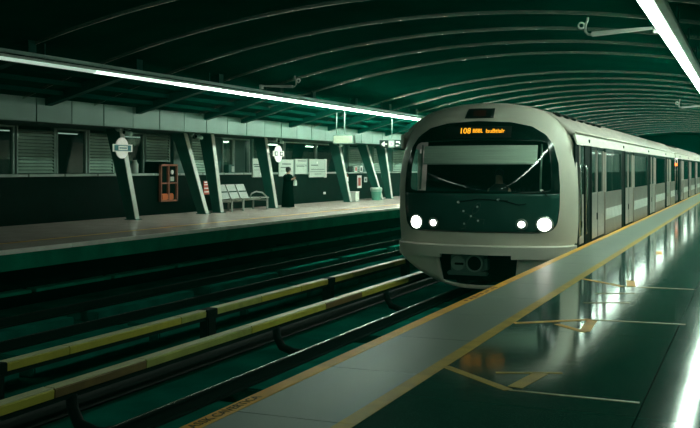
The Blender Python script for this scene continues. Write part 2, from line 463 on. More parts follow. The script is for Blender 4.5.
def third_rail(xc, label, cols, ph, bracket):
    t = thing('third_rail', (xc, 20, -1.25), label, 'power rail', 'covered power rails between the tracks')
    y = 1.0 + ph; i = 0
    while y < 60:
        L = 2.4 if i % 3 else 1.5
        mcol = cols[i % len(cols)]
        c = prism('cover', [(xc + 0.06, -0.80), (xc + 0.065, -0.725), (xc + 0.05, -0.71), (xc - 0.07, -0.71), (xc - 0.08, -0.80)], 'y', y, y + L - 0.02, mcol, t)
        box('cover_cap', xc - 0.07, xc + 0.052, y, y + L - 0.02, -0.712, -0.700, 'cover_top', c)
        y += L; i += 1
    box('conductor', xc - 0.03, xc + 0.03, YN, 60, -0.86, -0.79, 'rail_side', t)
    y = 3.2 + ph
    while y < 45:
        if bracket == 'arm':
            tube('bracket', [(xc, y, -0.84), (xc + 0.02, y, -0.98), (xc + 0.10, y, -1.12), (xc + 0.30, y, -1.18), (xc + 0.48, y, -1.18)], 0.06, 'under', t, 8)
            box('bracket_foot', xc + 0.36, xc + 0.70, y - 0.12, y + 0.12, -1.25, -1.13, 'under', t, 0.02)
        else:
            box('bracket', xc - 0.08, xc + 0.08, y - 0.12, y + 0.12, -1.25, -0.80, 'under', t, 0.02)
            box('clamp_plate', xc - 0.085, xc + 0.085, y - 0.15, y + 0.15, -0.82, -0.696, 'under', t, 0.01)
        y += 4.4
third_rail(-7.52, 'yellow covered power rail running further from the train', ['yellow_cover', 'yellow_cover', 'olive_cover'], 0.3, 'post')
third_rail(-6.22, 'yellow and brown covered power rail running into the train', ['yellow_cover', 'brown_cover', 'yellow_cover', 'brown_cover', 'olive_cover', 'yellow_cover', 'brown_cover'], 0.0, 'arm')

wr = thing('wall_right', (2.6, 30, 0), 'kiosk wall along the near platform behind the camera side', kind='structure')
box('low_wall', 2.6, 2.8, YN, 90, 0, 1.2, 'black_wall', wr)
box('wall_head', 2.6, 2.8, YN, 90, 2.5, 3.2, 'fascia', wr)
y = -20.0
while y < 88:
    box('wall_panel', 2.6, 2.7, y, y + 1.5, 1.2, 2.5, 'slat', wr)
    box('wall_panel', 2.66, 2.7, y + 1.5, y + 3.3, 1.2, 2.5, 'column_paint', wr)
    y += 3.3
we = box('wall_far', -19.2, 3.3, YF, YF + 0.3, -1.4, 4.7, 'roof'); tag(we, 'dark end wall beyond the far end of the station', kind='structure')

# ------------------------------------------------------------------ left wall: low dark wall, ledge, shutters, windows
wl = thing('wall_left', (-17, 30, 0), 'black low wall with pale ledge below the kiosk openings', kind='structure')
box('low_wall', -16.98, -16.8, 9.0, 60, 0, 1.2, 'black_wall', wl)
trl = thing('trim_2', (-17, 30, 1.2), 'thin pale ledge of short lengths along the top of the black wall', kind='structure')
y = 12.0
while y < 58:
    box('ledge', -17.3, -16.74, y + 0.02, y + 1.35, 1.2, 1.265, 'ledge', trl, 0.008)
    y += 1.37
wb_ = thing('wall_back', (-19.1, 30, 0), 'dark rear wall inside the kiosks', kind='structure')
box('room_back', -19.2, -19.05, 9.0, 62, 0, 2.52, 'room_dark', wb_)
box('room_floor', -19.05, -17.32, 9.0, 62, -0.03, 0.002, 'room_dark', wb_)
wu = thing('wall_upper', (-17.3, 30, 1.265), 'dark green wall pieces between the kiosk openings', kind='structure')
for (a, b) in ((22.9, 23.0), (26.0, 27.0), (28.5, 29.0), (31.0, 31.2), (39.9, 40.3), (42.1, 43.4), (45.1, 46.1), (48.4, 60)):
    box('upper_wall', -17.35, -17.18, a, b, 1.265, 2.52, 'column_paint', wu)

def shutter(label, y0, y1, z0=1.28, z1=2.5):
    t = thing('louvre_shutter', (-17.2, (y0 + y1) / 2, z0), label, 'shutter', 'louvred shutters of the kiosk wall')
    box('side_rail', -17.26, -17.14, y0, y0 + 0.06, z0, z1, 'frame_metal', t)
    box('side_rail', -17.26, -17.14, y1 - 0.06, y1, z0, z1, 'frame_metal', t)
    box('back_panel', -17.30, -17.27, y0, y1, z0, z1, 'soffit', t)
    z = z0 + 0.01; me = None
    while z < z1 - 0.07:
        if me is None:
            o = prism('slat', [(-0.02, 0), (0.045, 0.0), (0.05, 0.012), (-0.01, 0.075), (-0.02, 0.075)], 'y', -(y1 - y0) / 2 + 0.06, (y1 - y0) / 2 - 0.06, 'slat')
            o.data.transform(__import__('mathutils').Matrix.Translation(WL[o])); me = o.data; D.objects.remove(o)
        link('slat', me, (-17.2, (y0 + y1) / 2, z), t)
        z += 0.088
shutter('dark green louvred shutter at the left edge beside the black window', 18.86, 20.32)
shutter('louvred shutter half hidden behind the leaning column with the blue bar sign', 21.69, 22.85)
shutter('louvred shutter above the red framed hose cabinet', 24.41, 25.75, 1.62, 2.5)
shutter('pale louvred shutter between the two close leaning columns left of the bench', 27.0, 28.45, 1.1, 2.5)
shutter('pale louvred shutter behind the lit hanging box sign', 40.4, 42.05)
shutter('narrow pale louvred shutter between the green bin and the hanging direction sign', 43.5, 45.0, 1.28, 2.5)
shutter('pale louvred shutter beside the train nose under the direction sign', 46.2, 48.3, 1.28, 2.5)

wn = [0]
def window(label, y0, y1, z0=1.28, z1=2.5, pane=True):
    wn[0] += 1
    t = thing('window_%d' % wn[0], (-17.2, (y0 + y1) / 2, z0), label, kind='structure')
    box('window_frame', -17.25, -17.15, y0, y0 + 0.07, z0, z1, 'frame_metal', t)
    box('window_frame', -17.25, -17.15, y1 - 0.07, y1, z0, z1, 'frame_metal', t)
    box('window_head', -17.25, -17.15, y0, y1, z1 - 0.05, z1, 'frame_metal', t)
    if pane: box('pane', -17.205, -17.195, y0 + 0.07, y1 - 0.07, z0, z1 - 0.05, 'shop_glass', t)
window('dark kiosk window at the left picture edge', 16.6, 18.8)
window('black kiosk window between two louvred shutters', 20.36, 21.65)
window('dark kiosk window behind the blue bar sign', 23.0, 24.36)
window('tall kiosk window with pale frame above the bench', 29.02, 29.8)
window('open kiosk front with electrical boxes inside', 29.82, 31.0, pane=False)
window('dark kiosk window behind the first notice board', 31.2, 33.8)
window('dark kiosk window behind the person', 33.85, 36.8)
window('dark kiosk window beside the lit hanging sign', 36.85, 39.85)

# lit room behind the open front
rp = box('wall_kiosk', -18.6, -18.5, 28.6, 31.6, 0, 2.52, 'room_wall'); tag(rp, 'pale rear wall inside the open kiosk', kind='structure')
t = thing('electrical_cabinet', (-18.4, 30.15, 1.5), 'pale grey electrical box on the wall inside the open kiosk', 'electrical box')
box('case', -18.5, -18.3, 29.7, 30.2, 1.55, 2.1, 'board_face', t, 0.01); box('handle', -18.3, -18.28, 30.12, 30.16, 1.78, 1.88, 'rubber', t)
t = thing('electrical_cabinet', (-18.4, 30.7, 1.5), 'dark electrical box on the wall beside the pale one', 'electrical box')
box('case', -18.5, -18.3, 30.35, 31.0, 1.45, 2.05, 'column_paint', t, 0.01); box('display', -18.3, -18.29, 30.45, 30.62, 1.75, 1.95, 'board_face', t)
t = tube('conduit', [(-18.42, 29.6, 2.3), (-18.42, 30.5, 2.3), (-18.42, 30.6, 2.35), (-18.42, 30.6, 2.5)], 0.035, 'rubber'); tag(t, 'black bent pipe above the boxes inside the open kiosk', 'pipe')

# dim tubes inside the kiosks
emitter('kiosk_tube', (0.7, 0.9, 0.78), 0.55); emitter('kiosk_tube_bright', (0.8, 1.0, 0.84), 14.0)
for lb, y0, y1, x, mt in (('dim tube lamp inside the kiosk at the left picture edge', 18.6, 19.6, -17.9, 'kiosk_tube'), ('dim tube lamp inside the black kiosk window', 21.2, 22.15, -17.9, 'kiosk_tube'),
        ('dim tube lamp inside the kiosk behind the blue bar sign', 24.3, 25.3, -17.9, 'kiosk_tube'), ('bright tube lamp inside the open kiosk with electrical boxes', 29.5, 30.7, -17.9, 'kiosk_tube_bright'),
        ('tube lamp inside the kiosk behind the notice boards', 34.0, 35.2, -18.2, 'kiosk_tube_bright'), ('tube lamp inside the kiosk beside the lit hanging sign', 38.0, 39.2, -18.2, 'kiosk_tube_bright')):
    t = thing('kiosk_lamp', (x, (y0 + y1) / 2, 2.52), lb, 'lamp', 'tube lamps inside the kiosks')
    box('tube', x - .02, x + .02, y0, y1, 2.388, 2.415, mt, t, 0.008)
    box('housing', x - .04, x + .04, y0 - .03, y1 + .03, 2.415, 2.52, 'trough', t)
tag(box('wall_divider', -19.05, -17.35, 28.5, 28.6, 0, 2.52, 'room_dark'), 'dark partition wall at the left of the open kiosk', kind='structure')
tag(box('wall_divider', -19.05, -17.35, 31.6, 31.7, 0, 2.52, 'room_wall'), 'pale partition wall at the right of the open kiosk', kind='structure')

# ------------------------------------------------------------------ leaning columns
def column(label, y1, lean, xf=-15.6, th=0.2):
    t = thing('leaning_column', (xf - 0.22, y1 - th / 2, 0), label, 'column', 'leaning steel columns of the far platform')
    y0 = y1 - th; zt = 2.52
    d0, d1 = 0.30, 0.46
    prism('shaft', [(xf - 0.02, 0), (xf - 0.02 - lean, zt), (xf - lean - d1, zt), (xf - d0, 0)], 'y', y0, y1, 'column_paint', t)
    prism('lit_face', [(xf, 0), (xf - lean, zt), (xf - lean - 0.02, zt), (xf - 0.02, 0)], 'y', y0 + 0.01, y1 - 0.01, 'column_lit_side', t)
    box('base_plate', xf - d0 - 0.04, xf + 0.04, y0 - 0.04, y1 + 0.04, 0, 0.02, 'column_paint', t)
    return t
column('leaning column carrying the round sign with a blue bar', 21.95, 0.55)
column('strongly leaning column with bright face right of the red hose cabinet', 25.6, 0.80)
column('near upright column at the left end of the bench', 26.5, 0.36)
column('dark leaning column behind the round white sign beside the person', 30.3, 0.45)
column('leaning column under the lit hanging box sign', 37.1, 0.55)
column('strongly leaning column right of the green bin', 40.85, 0.80)
column('last leaning column below the direction sign by the train', 42.1, 0.36)

# ------------------------------------------------------------------ platform lamps (rows of tubes)
def lampmat(s):
    k = 'tube_%.2f' % s
    if k not in M: emitter(k, (0.74, 1.0, 0.82), s)
    return k
def lamp_row(side):
    x = -12.5 if side == 'L' else -1.185
    y = -41.0
    z = 3.40
    while y < (64 if side == 'L' else 90):
        if side == 'L':
            f = 0.40 if y < -2 else 0.20 if y < 9 else 0.006 if y < 13 else min(2.0, 0.008 + 1.8 * ((y - 13) / 15.0) ** 2.6)
        else:
            f = 0.45 if y < -5 else min(1.1, max(0.08, (y - 5) / 11.0))
        s = LAMP * f
        s = round(s * 2) / 2 if s > 2 else round(s, 2)
        lab = 'straight white tube lamp in the row over the far platform' if side == 'L' else 'straight white tube lamp in the row over the near platform'
        t = thing('tube_lamp', (x, y + 1.5, z), lab, 'lamp', 'tube lamps over the far platform' if side == 'L' else 'tube lamps over the near platform')
        hw = 0.065 if side == 'L' else 0.062
        box('tube', x - hw, x + hw, y + 0.01, y + 2.99, z - 0.02, z + 0.03, lampmat(s), t, 0.008)
        box('housing', x - hw - 0.03, x + hw + 0.03, y, y + 3.0, z + 0.03, z + 0.08, 'trough', t)
        if side == 'R':
            box('cable_tray', x + hw + 0.05, x + hw + 0.17, y, y + 3.0, z - 0.01, z + 0.06, 'trough', t, 0.01)
        else:
            box('cable_tray', x + 0.10, x + 0.20, y, y + 3.0, z + 0.10, z + 0.16, 'trunking', t, 0.01)
        box('hanger', x - 0.015, x + 0.015, y + 1.48, y + 1.52, z + 0.08, roof_z(x) + 0.02, 'rafter', t)
        y += 3.0
lamp_row('L'); lamp_row('R')

# brackets with hook and ring
def arm(label, y, x0, x1, zr, s):
    # x0: free end over the track, x1: lamp side; s=+1 when the arm runs to +x
    t = thing('bracket_arm', (x1, y, 3.5), label, 'bracket', 'hooked bracket arms above the tracks')
    prism('arm', [(x0, 3.425), (x0, 3.49), (x1, 3.52), (x1, 3.49)], 'y', y - 0.05, y + 0.05, 'trough', t)
    box('arm_clamp', x1 - 0.03, x1 + 0.03, y - 0.06, y + 0.06, 3.43, 3.53, 'trough', t)
    xr = x0 - s * 0.16
    tube('hook', [(x0, y, 3.45), (x0 - s * 0.06, y, 3.46), (x0 - s * 0.10, y, 3.51), (x0 - s * 0.10, y, 3.60), (x0 - s * 0.07, y, 3.67), (x0 - s * 0.06, y, 3.72)], 0.018, 'trough', t, 8)
    tube('ring', [(xr + 0.045 * math.cos(a * math.pi / 8), y, 3.60 + 0.045 * math.sin(a * math.pi / 8)) for a in range(16)], 0.014, 'sign_white', t, 8, True)
arm('pale bracket arm with hook and ring near the bright lamp above the cab', 14.8, -2.25, -1.32, 3.6, 1)
arm('small pale bracket arm with hook and ring far above the train roof', 33.5, -2.15, -1.32, 3.6, 1)
arm('dim green bracket arm with hook above the far lamp row', 21.3, -10.57, -11.45, 3.6, -1)

# ------------------------------------------------------------------ train
CX = -4.62; Y0 = 16.66; HW = 1.70
OUT = [(0, -.15), (1.4, -.15), (1.60, -.12), (1.67, 0.0), (1.70, .4), (1.70, 1.0), (1.675, 1.5), (1.60, 1.9), (1.50, 2.13), (1.34, 2.32), (1.12, 2.455), (.82, 2.555), (.42, 2.62), (0, 2.64)]
MASK = [(0, .25), (1.15, .25), (1.32, .28), (1.42, .40), (1.46, .7), (1.465, 1.1), (1.43, 1.5), (1.34, 1.82), (1.20, 2.02), (.96, 2.17), (.6, 2.25), (0, 2.28)]
WIN = [(0, 1.0), (1.28, 1.0), (1.33, 1.05), (1.31, 1.5), (1.24, 1.85), (1.18, 1.90), (0, 1.92)]
PC = (0.0, 1.4); NA = 144
def full(o): return o + [(-x, z) for x, z in reversed(o[1:-1])]
def polar(o):
    pts = full(o); res = []
    for k in range(NA):
        a = 2 * math.pi * (k + 0.5) / NA; dx, dz = math.cos(a), math.sin(a); best = None
        for i in range(len(pts)):
            (x1, z1), (x2, z2) = pts[i], pts[(i + 1) % len(pts)]
            x1 -= PC[0]; x2 -= PC[0]; z1 -= PC[1]; z2 -= PC[1]
            ex, ez = x2 - x1, z2 - z1; den = dx * ez - dz * ex
            if abs(den) < 1e-9: continue
            tt = (x1 * ez - z1 * ex) / den; uu = (x1 * dz - z1 * dx) / den
            if tt > 0 and -1e-6 <= uu <= 1 + 1e-6: best = tt if best is None else max(best, tt)
        res.append(best)
    return res
RO = polar(OUT)
def ro(dx, dz):
    a = math.atan2(dz, dx) % (2 * math.pi); k = a / (2 * math.pi) * NA - 0.5; i = math.floor(k); f = k - i
    return RO[i % NA] * (1 - f) + RO[(i + 1) % NA] * f
def FY(dx, z, off=0.0):
    u = abs(dx) / HW
    y = Y0 + 0.50 * u ** 2.0
    if z > 1.0: y += 0.45 * ((z - 1.0) / 1.64) ** 1.6
    else: y += 0.04 * (1.0 - z) ** 2
    r = math.hypot(dx - PC[0], z - PC[1]) / ro(dx - PC[0], z - PC[1])
    r = min(1.0, r)
    y += 0.33 * (1 - math.sqrt(max(0, 1 - r ** 9)))
    return y - off
def annulus(name, A, B, m, parent, off=0.0, rings=8, edge_back=0.0, tail=None):
    ra = polar(A) if isinstance(A, list) else A; rb = polar(B)
    V = []; F = []; R = 0
    def ringpts(fr, back=0.0, y=None):
        for k in range(NA):
            a = 2 * math.pi * (k + 0.5) / NA; r = ra[k] * (1 - fr) + rb[k] * fr
            dx, z = PC[0] + r * math.cos(a), PC[1] + r * math.sin(a)
            V.append((CX + dx, (FY(dx, z, off) + back) if y is None else y, z))
    if tail is not None: ringpts(0.0, y=tail); R += 1
    if edge_back: ringpts(0.0, edge_back); R += 1
    for i in range(rings + 1):
        f = i / rings
        f = f ** 1.7 if tail is not None else f
        ringpts(f); R += 1
    if edge_back: ringpts(1.0, edge_back); R += 1
    for i in range(R - 1):
        for k in range(NA):
            F.append([i * NA + k, i * NA + (k + 1) % NA, (i + 1) * NA + (k + 1) % NA, (i + 1) * NA + k])
    return mesh(name, V, F, m, parent, True)
def patch(name, A, m, parent, off=0.0, rings=10, c=PC, edge_back=0.0):
    """filled patch following the front surface; A: list of (dx, z) star-shaped about c"""
    V = [(CX + c[0], FY(c[0], c[1], off), c[1])]; F = []; n = len(A)
    for i in range(1, rings + 1):
        f = i / rings
        for dx, z in A:
            x, zz = c[0] + (dx - c[0]) * f, c[1] + (z - c[1]) * f
            V.append((CX + x, FY(x, zz, off), zz))
    if edge_back:
        for dx, z in A: V.append((CX + dx, FY(dx, z, off) + edge_back, z))
    for k in range(n): F.append([0, 1 + k, 1 + (k + 1) % n])
    for i in range(rings - 1 + (1 if edge_back else 0)):
        b = 1 + i * n
        for k in range(n): F.append([b + k, b + (k + 1) % n, b + n + (k + 1) % n, b + n + k])
    return mesh(name, V, F, m, parent, True)
def dense(poly, step=0.06):
    o = []
    for i in range(len(poly)):
        a = poly[i]; b = poly[(i + 1) % len(poly)]; L = math.hypot(b[0] - a[0], b[1] - a[1]); k = max(1, int(L / step))
        for j in range(k): o.append((a[0] + (b[0] - a[0]) * j / k, a[1] + (b[1] - a[1]) * j / k))
    return o
def rect(x0, x1, z0, z1): return dense([(x0, z0), (x1, z0), (x1, z1), (x0, z1)])

XS = CX + HW            # right side plane (platform side)
def car(name, label, ya, yb, bays, lead):
    t = thing(name, (CX, (ya + yb) / 2, -0.92), label, 'train car', 'cars of the train')
    yb_ = yb
    # roof
    sec = [(1.66, 2.06), (1.62, 2.10), (1.56, 2.13), (1.50, 2.20), (1.34, 2.345), (1.12, 2.465), (.82, 2.56), (.42, 2.625), (0, 2.645)]
    s2 = sec + [(-x, z) for x, z in reversed(sec[:-1])]
    V = []; F = []
    ring_y = [ya, yb_]
    for y in ring_y:
        V += [(CX + x, y, z) for x, z in s2] + [(CX + x * 0.97, y, z - 0.06) for x, z in s2]
    n = len(s2)
    for i in range(n - 1):
        F += [[i, i + 1, 2 * n + i + 1, 2 * n + i], [n + i, n + i + 1, 3 * n + i + 1, 3 * n + i], [i, i + 1, n + i + 1, n + i], [2 * n + i, 2 * n + i + 1, 3 * n + i + 1, 3 * n + i]]
    F += [[0, n, 3 * n, 2 * n], [n - 1, 2 * n - 1, 4 * n - 1, 3 * n - 1]]
    roof = mesh('car_roof', V, F, 'train_roof', t, True)
    tube('gutter', [(CX + 1.675, ya, 2.075), (CX + 1.675, yb_, 2.075)], 0.022, 'train_white', roof, 6)
    tube('roof_rail', [(CX + 1.26, ya + 0.05, 2.43), (CX + 1.26, min(yb_, ya + 6.0), 2.43)], 0.018, 'rubber', roof, 6)
    y = ya + 0.4
    while y < ya + 6:
        box('rail_clip', CX + 1.20, CX + 1.32, y, y + 0.12, 2.38, 2.42, 'rubber', roof); y += 0.85
    # cantrail band
    prism('cantrail', [(XS - 0.02, 1.85), (XS + 0.0, 1.85), (XS - 0.045, 2.06), (XS - 0.10, 2.06)], 'y', ya, yb_, 'train_white', t)
    # left wall (track side), simple panels with windows
    box('far_side_wall', CX - HW, CX - HW + 0.05, ya, yb_, -0.12, 0.92, 'train_steel', t)
    box('far_side_top', CX - HW, CX - HW + 0.05, ya, yb_, 1.80, 2.07, 'train_white', t)
    y = ya + 2.2
    while y < yb_ - 0.5:
        box('far_side_pillar', CX - HW, CX - HW + 0.05, y - 1.2, y, 0.92, 1.80, 'train_steel', t)
        box('far_side_pane', CX - HW + 0.02, CX - HW + 0.03, y, min(y + 1.9, yb_), 0.92, 1.80, 'car_glass', t)
        y += 3.1
    # interior
    box('car_floor', CX - 1.6, CX + 1.55, ya + 0.3, yb_, -0.02, 0.02, 'car_floor', t)
    box('car_ceiling', CX - 1.6, CX + 1.60, ya + 0.3, yb_, 2.00, 2.03, 'car_inside', t)
    for xx in (-0.7, 0.7):
        y = ya + 2.6
        while y < yb_ - 1.5:
            box('ceiling_lamp', CX + xx - 0.09, CX + xx + 0.09, y, y + 1.3, 1.975, 2.0, 'car_lamp', t); y += 1.9
    y = ya + 3.0
    while y < yb_ - 1:
        tube('grab_pole', [(CX + 0.9, y, 0.02), (CX + 0.9, y, 2.0)], 0.02, 'steel_bright', t, 6); y += 1.55
    box('underframe', CX - 1.45, CX + 1.45, ya + 0.25, yb_, -0.55, -0.12, 'under', t)
    box('end_wall', CX - 1.6, CX + 1.6, yb_ - 0.05, yb_, -0.12, 2.05, 'under', t)
    for by in (ya + 3.2, ya + 5.4, yb_ - 5.4, yb_ - 3.2):
        for sx in (-0.72, 0.715):
            disc('wheel', (CX + sx - 0.055, by, -0.50), 0.42, 0.11, 'x', 'under', t, 24)
    # platform side
    prev = ya + (0.68 if lead else 0.05)
    for i, B in enumerate(bays):
        nb = bays[i + 1] if i + 1 < len(bays) else yb_ + 0.55
        # flush black plate for the dark slot ahead of the leaves
        box('door_pocket', XS - 0.06, XS - 0.012, B - 0.76, B - 0.005, -0.10, 1.85, 'rubber', t)
        box('pocket_post', XS - 0.02, XS + 0.004, B - 0.10, B - 0.01, -0.02, 1.85, 'rubber', t)
        for j in range(2):
            a = B + j * 0.93; b = a + 0.92
            d = box('door_leaf', XS - 0.07, XS - 0.025, a, b, 0.0, 0.92, 'train_steel', t, 0.006)
            box('door_top', XS - 0.07, XS - 0.025, a, b, 1.78, 1.85, 'car_dark', d)
            box('door_stile', XS - 0.07, XS - 0.025, a, a + 0.07, 0.92, 1.78, 'car_dark', d)
            box('door_stile', XS - 0.07, XS - 0.025, b - 0.07, b, 0.92, 1.78, 'train_steel', d)
            box('door_pane', XS - 0.05, XS - 0.04, a + 0.07, b - 0.07, 0.92, 1.78, 'car_glass', d)
            if j == 0: box('door_latch', XS - 0.03, XS - 0.015, b - 0.14, b - 0.05, 0.36, 0.50, 'rubber', d, 0.004)
        box('door_seal', XS - 0.06, XS - 0.02, B + 0.915, B + 0.935, 0.0, 1.85, 'rubber', t)
        a, b = B + 1.90, nb - 0.78
        if b > a + 0.3:
            p = box('side_panel', XS - 0.06, XS, a, b, -0.02, 0.90, 'train_steel_dark', t, 0.006)
            box('white_stripe', XS - 0.002, XS + 0.004, a + 0.02, b - 0.02, 0.30, 0.54, 'train_band', p)
            box('window_head', XS - 0.06, XS, a, b, 1.76, 1.85, 'car_dark', p)
            box('window_post', XS - 0.06, XS, a, a + 0.12, 0.90, 1.76, 'train_steel', p)
            box('window_post', XS - 0.06, XS, b - 0.08, b, 0.90, 1.76, 'car_dark', p)
            box('window_pane', XS - 0.03, XS - 0.02, a + 0.12, b - 0.08, 0.90, 1.76, 'car_glass', p)
        disc('side_lamp', (XS - 0.03, B - 0.25, 1.94), 0.035, 0.03, 'x', 'rubber', t, 12)
        box('step_plate', XS - 0.05, XS + 0.015, B - 0.7, B + 1.85, -0.12, -0.04, 'rubber', t)
    box('sill', XS - 0.10, XS - 0.01, ya + 0.5 if lead else ya, yb_, -0.20, -0.02, 'rubber', t)
    return t

C1B = [19.2, 24.6, 30.8, 37.1]
lead = car('metro_car', 'pale leading metro car with black masked front and lit headlights', 17.5, 41.4, C1B, True)
second = car('metro_car', 'second metro car coupled behind the leading car along the platform', 42.0, 66.0, [44.6, 50.6, 56.6, 62.6], False)
third = car('metro_car', 'third metro car, furthest away at the right picture edge', 66.6, 90.0, [69.2, 75.2, 81.2, 87.2], False)
g = box('destination_screen', XS - 0.5, XS - 0.45, 47.0, 49.3, 1.55, 1.68, 'orange_lamp', second)
gw = thing('gangway', (CX, 41.7, -0.1), 'dark bellows gangway joining the first and second cars', 'gangway')
for k in range(6): box('bellows_fold', CX - 1.2 - 0.05 * (k % 2), CX + 1.2 + 0.05 * (k % 2), 41.40 + k * 0.1, 41.5 + k * 0.1, -0.1, 2.0, 'rubber', gw)
gw = thing('gangway', (CX, 66.3, -0.1), 'dark bellows gangway joining the second and third cars', 'gangway')
for k in range(6): box('bellows_fold', CX - 1.2 - 0.05 * (k % 2), CX + 1.2 + 0.05 * (k % 2), 66.0 + k * 0.1, 66.1 + k * 0.1, -0.1, 2.0, 'rubber', gw)

# front
annulus('front_frame', OUT, MASK, 'train_white', lead, 0.0, 12, tail=17.62)
mk = annulus('front_mask', MASK, WIN, 'mask_black', lead, 0.012, 10, edge_back=0.03)
# lower panel of the mask, below the windscreen
low = [(1.42, .44), (1.45, .7), (1.455, .955)]
lp = dense([(-1.15, .27), (1.15, .27), (1.31, .30), (1.41, .41), (1.45, .7), (1.455, .955), (-1.455, .955), (-1.45, .7), (-1.41, .41), (-1.31, .30)], 0.08)
patch('nose_panel', lp, 'mask_green', lead, 0.022, 10, (0, .6), edge_back=0.02)
ws = patch('windscreen', dense(full(WIN), 0.05), 'windscreen', lead, 0.004, 24, (0, 1.46))
prism('cab_back', [(CX - 1.62, -0.1), (CX + 1.62, -0.1), (CX + 1.5, 2.0), (CX - 1.5, 2.0)], 'y', 18.6, 18.65, 'under', lead)
prism('dashboard', [(CX - 1.3, 0.3), (CX + 1.3, 0.3), (CX + 1.3, 0.94), (CX - 1.3, 0.94)], 'y', 17.25, 17.7, 'under', lead)
bl = patch('roller_blind', rect(-1.07, 1.07, 1.50, 1.83), 'blind', lead, -0.06, 8, (0, 1.66))
patch('blind_hem', rect(-1.07, 1.07, 1.485, 1.51), 'sign_grey', bl, -0.05, 3, (0, 1.5))
for s in (-1, 1):
    tube('screen_post', [(CX + s * 1.13, FY(1.13, 1.02) + 0.09, 1.02), (CX + s * 1.13, FY(1.13, 1.85) + 0.09, 1.85)], 0.02, 'frame_metal', lead, 6)
box('cab_mirror', CX - 1.22, CX - 1.16, 17.15, 17.2, 1.45, 1.70, 'board_face', lead, 0.01)
# driver
dr = thing('person', (CX + 0.15, 17.95, 0.0), 'driver in dark uniform seated behind the train windscreen', 'person')
skin_mesh('body', [(CX + .15, 17.95, 0.45, .16, .12), (CX + .15, 17.93, .75, .15, .11), (CX + .15, 17.92, 1.0, .17, .10), (CX + .15, 17.92, 1.12, .06, .06), (CX + .15, 17.90, 1.22, .075, .085), (CX + .15, 17.90, 1.32, .07, .08),
    (CX - .03, 17.92, 1.0, .06), (CX - .08, 17.85, .80, .05), (CX - .05, 17.74, .78, .04), (CX + .33, 17.92, 1.0, .06), (CX + .38, 17.85, .80, .05), (CX + .35, 17.74, .78, .04)],
    [(0, 1), (1, 2), (2, 3), (3, 4), (4, 5), (2, 6), (6, 7), (7, 8), (2, 9), (9, 10), (10, 11)], 'skin', dr)
lathe('uniform', (CX + .15, 17.94, 0.42), [(.17, 0), (.19, .2), (.21, .45), (.20, .60), (.12, .68), (.06, .72)], 'cloth_grey', dr, 16)
lathe('hair', (CX + .15, 17.925, 1.27), [(.085, 0), (.095, .05), (.08, .10), (.04, .125), (.01, .13)], 'hair', dr, 14)

# bumper and apron
def strip(name, zs, offs, dx0, dx1, m, parent, n=40):
    V = []; F = []; k = len(zs)
    for i in range(n + 1):
        dx = dx0 + (dx1 - dx0) * i / n
        for z, o in zip(zs, offs):
            u = abs(dx) / HW
            V.append((CX + dx, Y0 + 0.50 * u ** 2.0 + 0.03 + 0.33 * (1 - math.sqrt(max(0, 1 - min(1, u) ** 9))) - o, z))
    for i in range(n):
        for q in range(k): F.append([i * k + q, i * k + (q + 1) % k, (i + 1) * k + (q + 1) % k, (i + 1) * k + q])
    F += [list(range(k)), list(range(n * k, n * k + k))]
    return mesh(name, V, F, m, parent, False)
strip('bumper', [-.15, .0, .02, .02, -.15], [.05, .07, .05, -.08, -.08], -1.69, 1.69, 'train_white', lead, 60)
for s in (-1, 1):
    strip('bumper_flange', [-.22, -.15, -.15, -.22], [.035, .045, -.05, -.05], s * 0.66, s * 1.66, 'train_white', lead, 24)
def zb(dx): return -0.80 + 0.60 * (abs(dx) / 1.6) ** 2.3
V = []; F = []
n = 48
for i in range(n + 1):
    dx = -1.62 + 3.24 * i / n
    top = -0.20 if abs(dx) > 0.72 else zb(dx) + 0.06
    for j in range(5):
        f = j / 4; z = zb(dx) * (1 - f) + max(top, zb(dx) + 0.01) * f
        V.append((CX + dx, Y0 + 0.14 + 0.45 * (abs(dx) / HW) ** 2.2 + 0.35 * max(0, -0.2 - z) ** 1.5, z))
for i in range(n):
    for j in range(4): F.append([i * 5 + j, i * 5 + j + 1, i * 5 + 5 + j + 1, i * 5 + 5 + j])
ap = mesh('apron', V, F, 'train_white', lead, True)
sm = ap.modifiers.new('thick', 'SOLIDIFY'); sm.thickness = 0.03
prism('coupler_recess', [(CX - 1.0, -0.70), (CX + 1.0, -0.70), (CX + 1.3, -0.16), (CX - 1.3, -0.16)], 'y', 17.35, 17.42, 'under', lead)
cp = box('coupler', CX - 0.52, CX + 0.10, 16.92, 17.25, -0.50, -0.17, 'coupler', lead, 0.03)
box('coupler_foot', CX - 0.60, CX + 0.16, 16.95, 17.10, -0.56, -0.49, 'coupler', cp, 0.02)
box('coupler_cheek', CX + 0.10, CX + 0.17, 16.95, 17.1, -0.45, -0.25, 'coupler', cp, 0.01)
disc('coupler_cone', (CX - 0.36, 16.92, -0.33), 0.135, -0.06, 'y', 'coupler_pale', cp, 24)
box('cone_slot', CX - 0.42, CX - 0.25, 16.83, 16.87, -0.36, -0.32, 'under', cp, 0.01)
disc('coupler_cup', (CX - 0.06, 16.92, -0.33), 0.13, -0.012, 'y', 'under', cp, 24)
ring('cup_rim', (CX - 0.06, 16.92, -0.33), 0.13, 0.16, -0.03, 'y', 'coupler_pale', cp, 24)
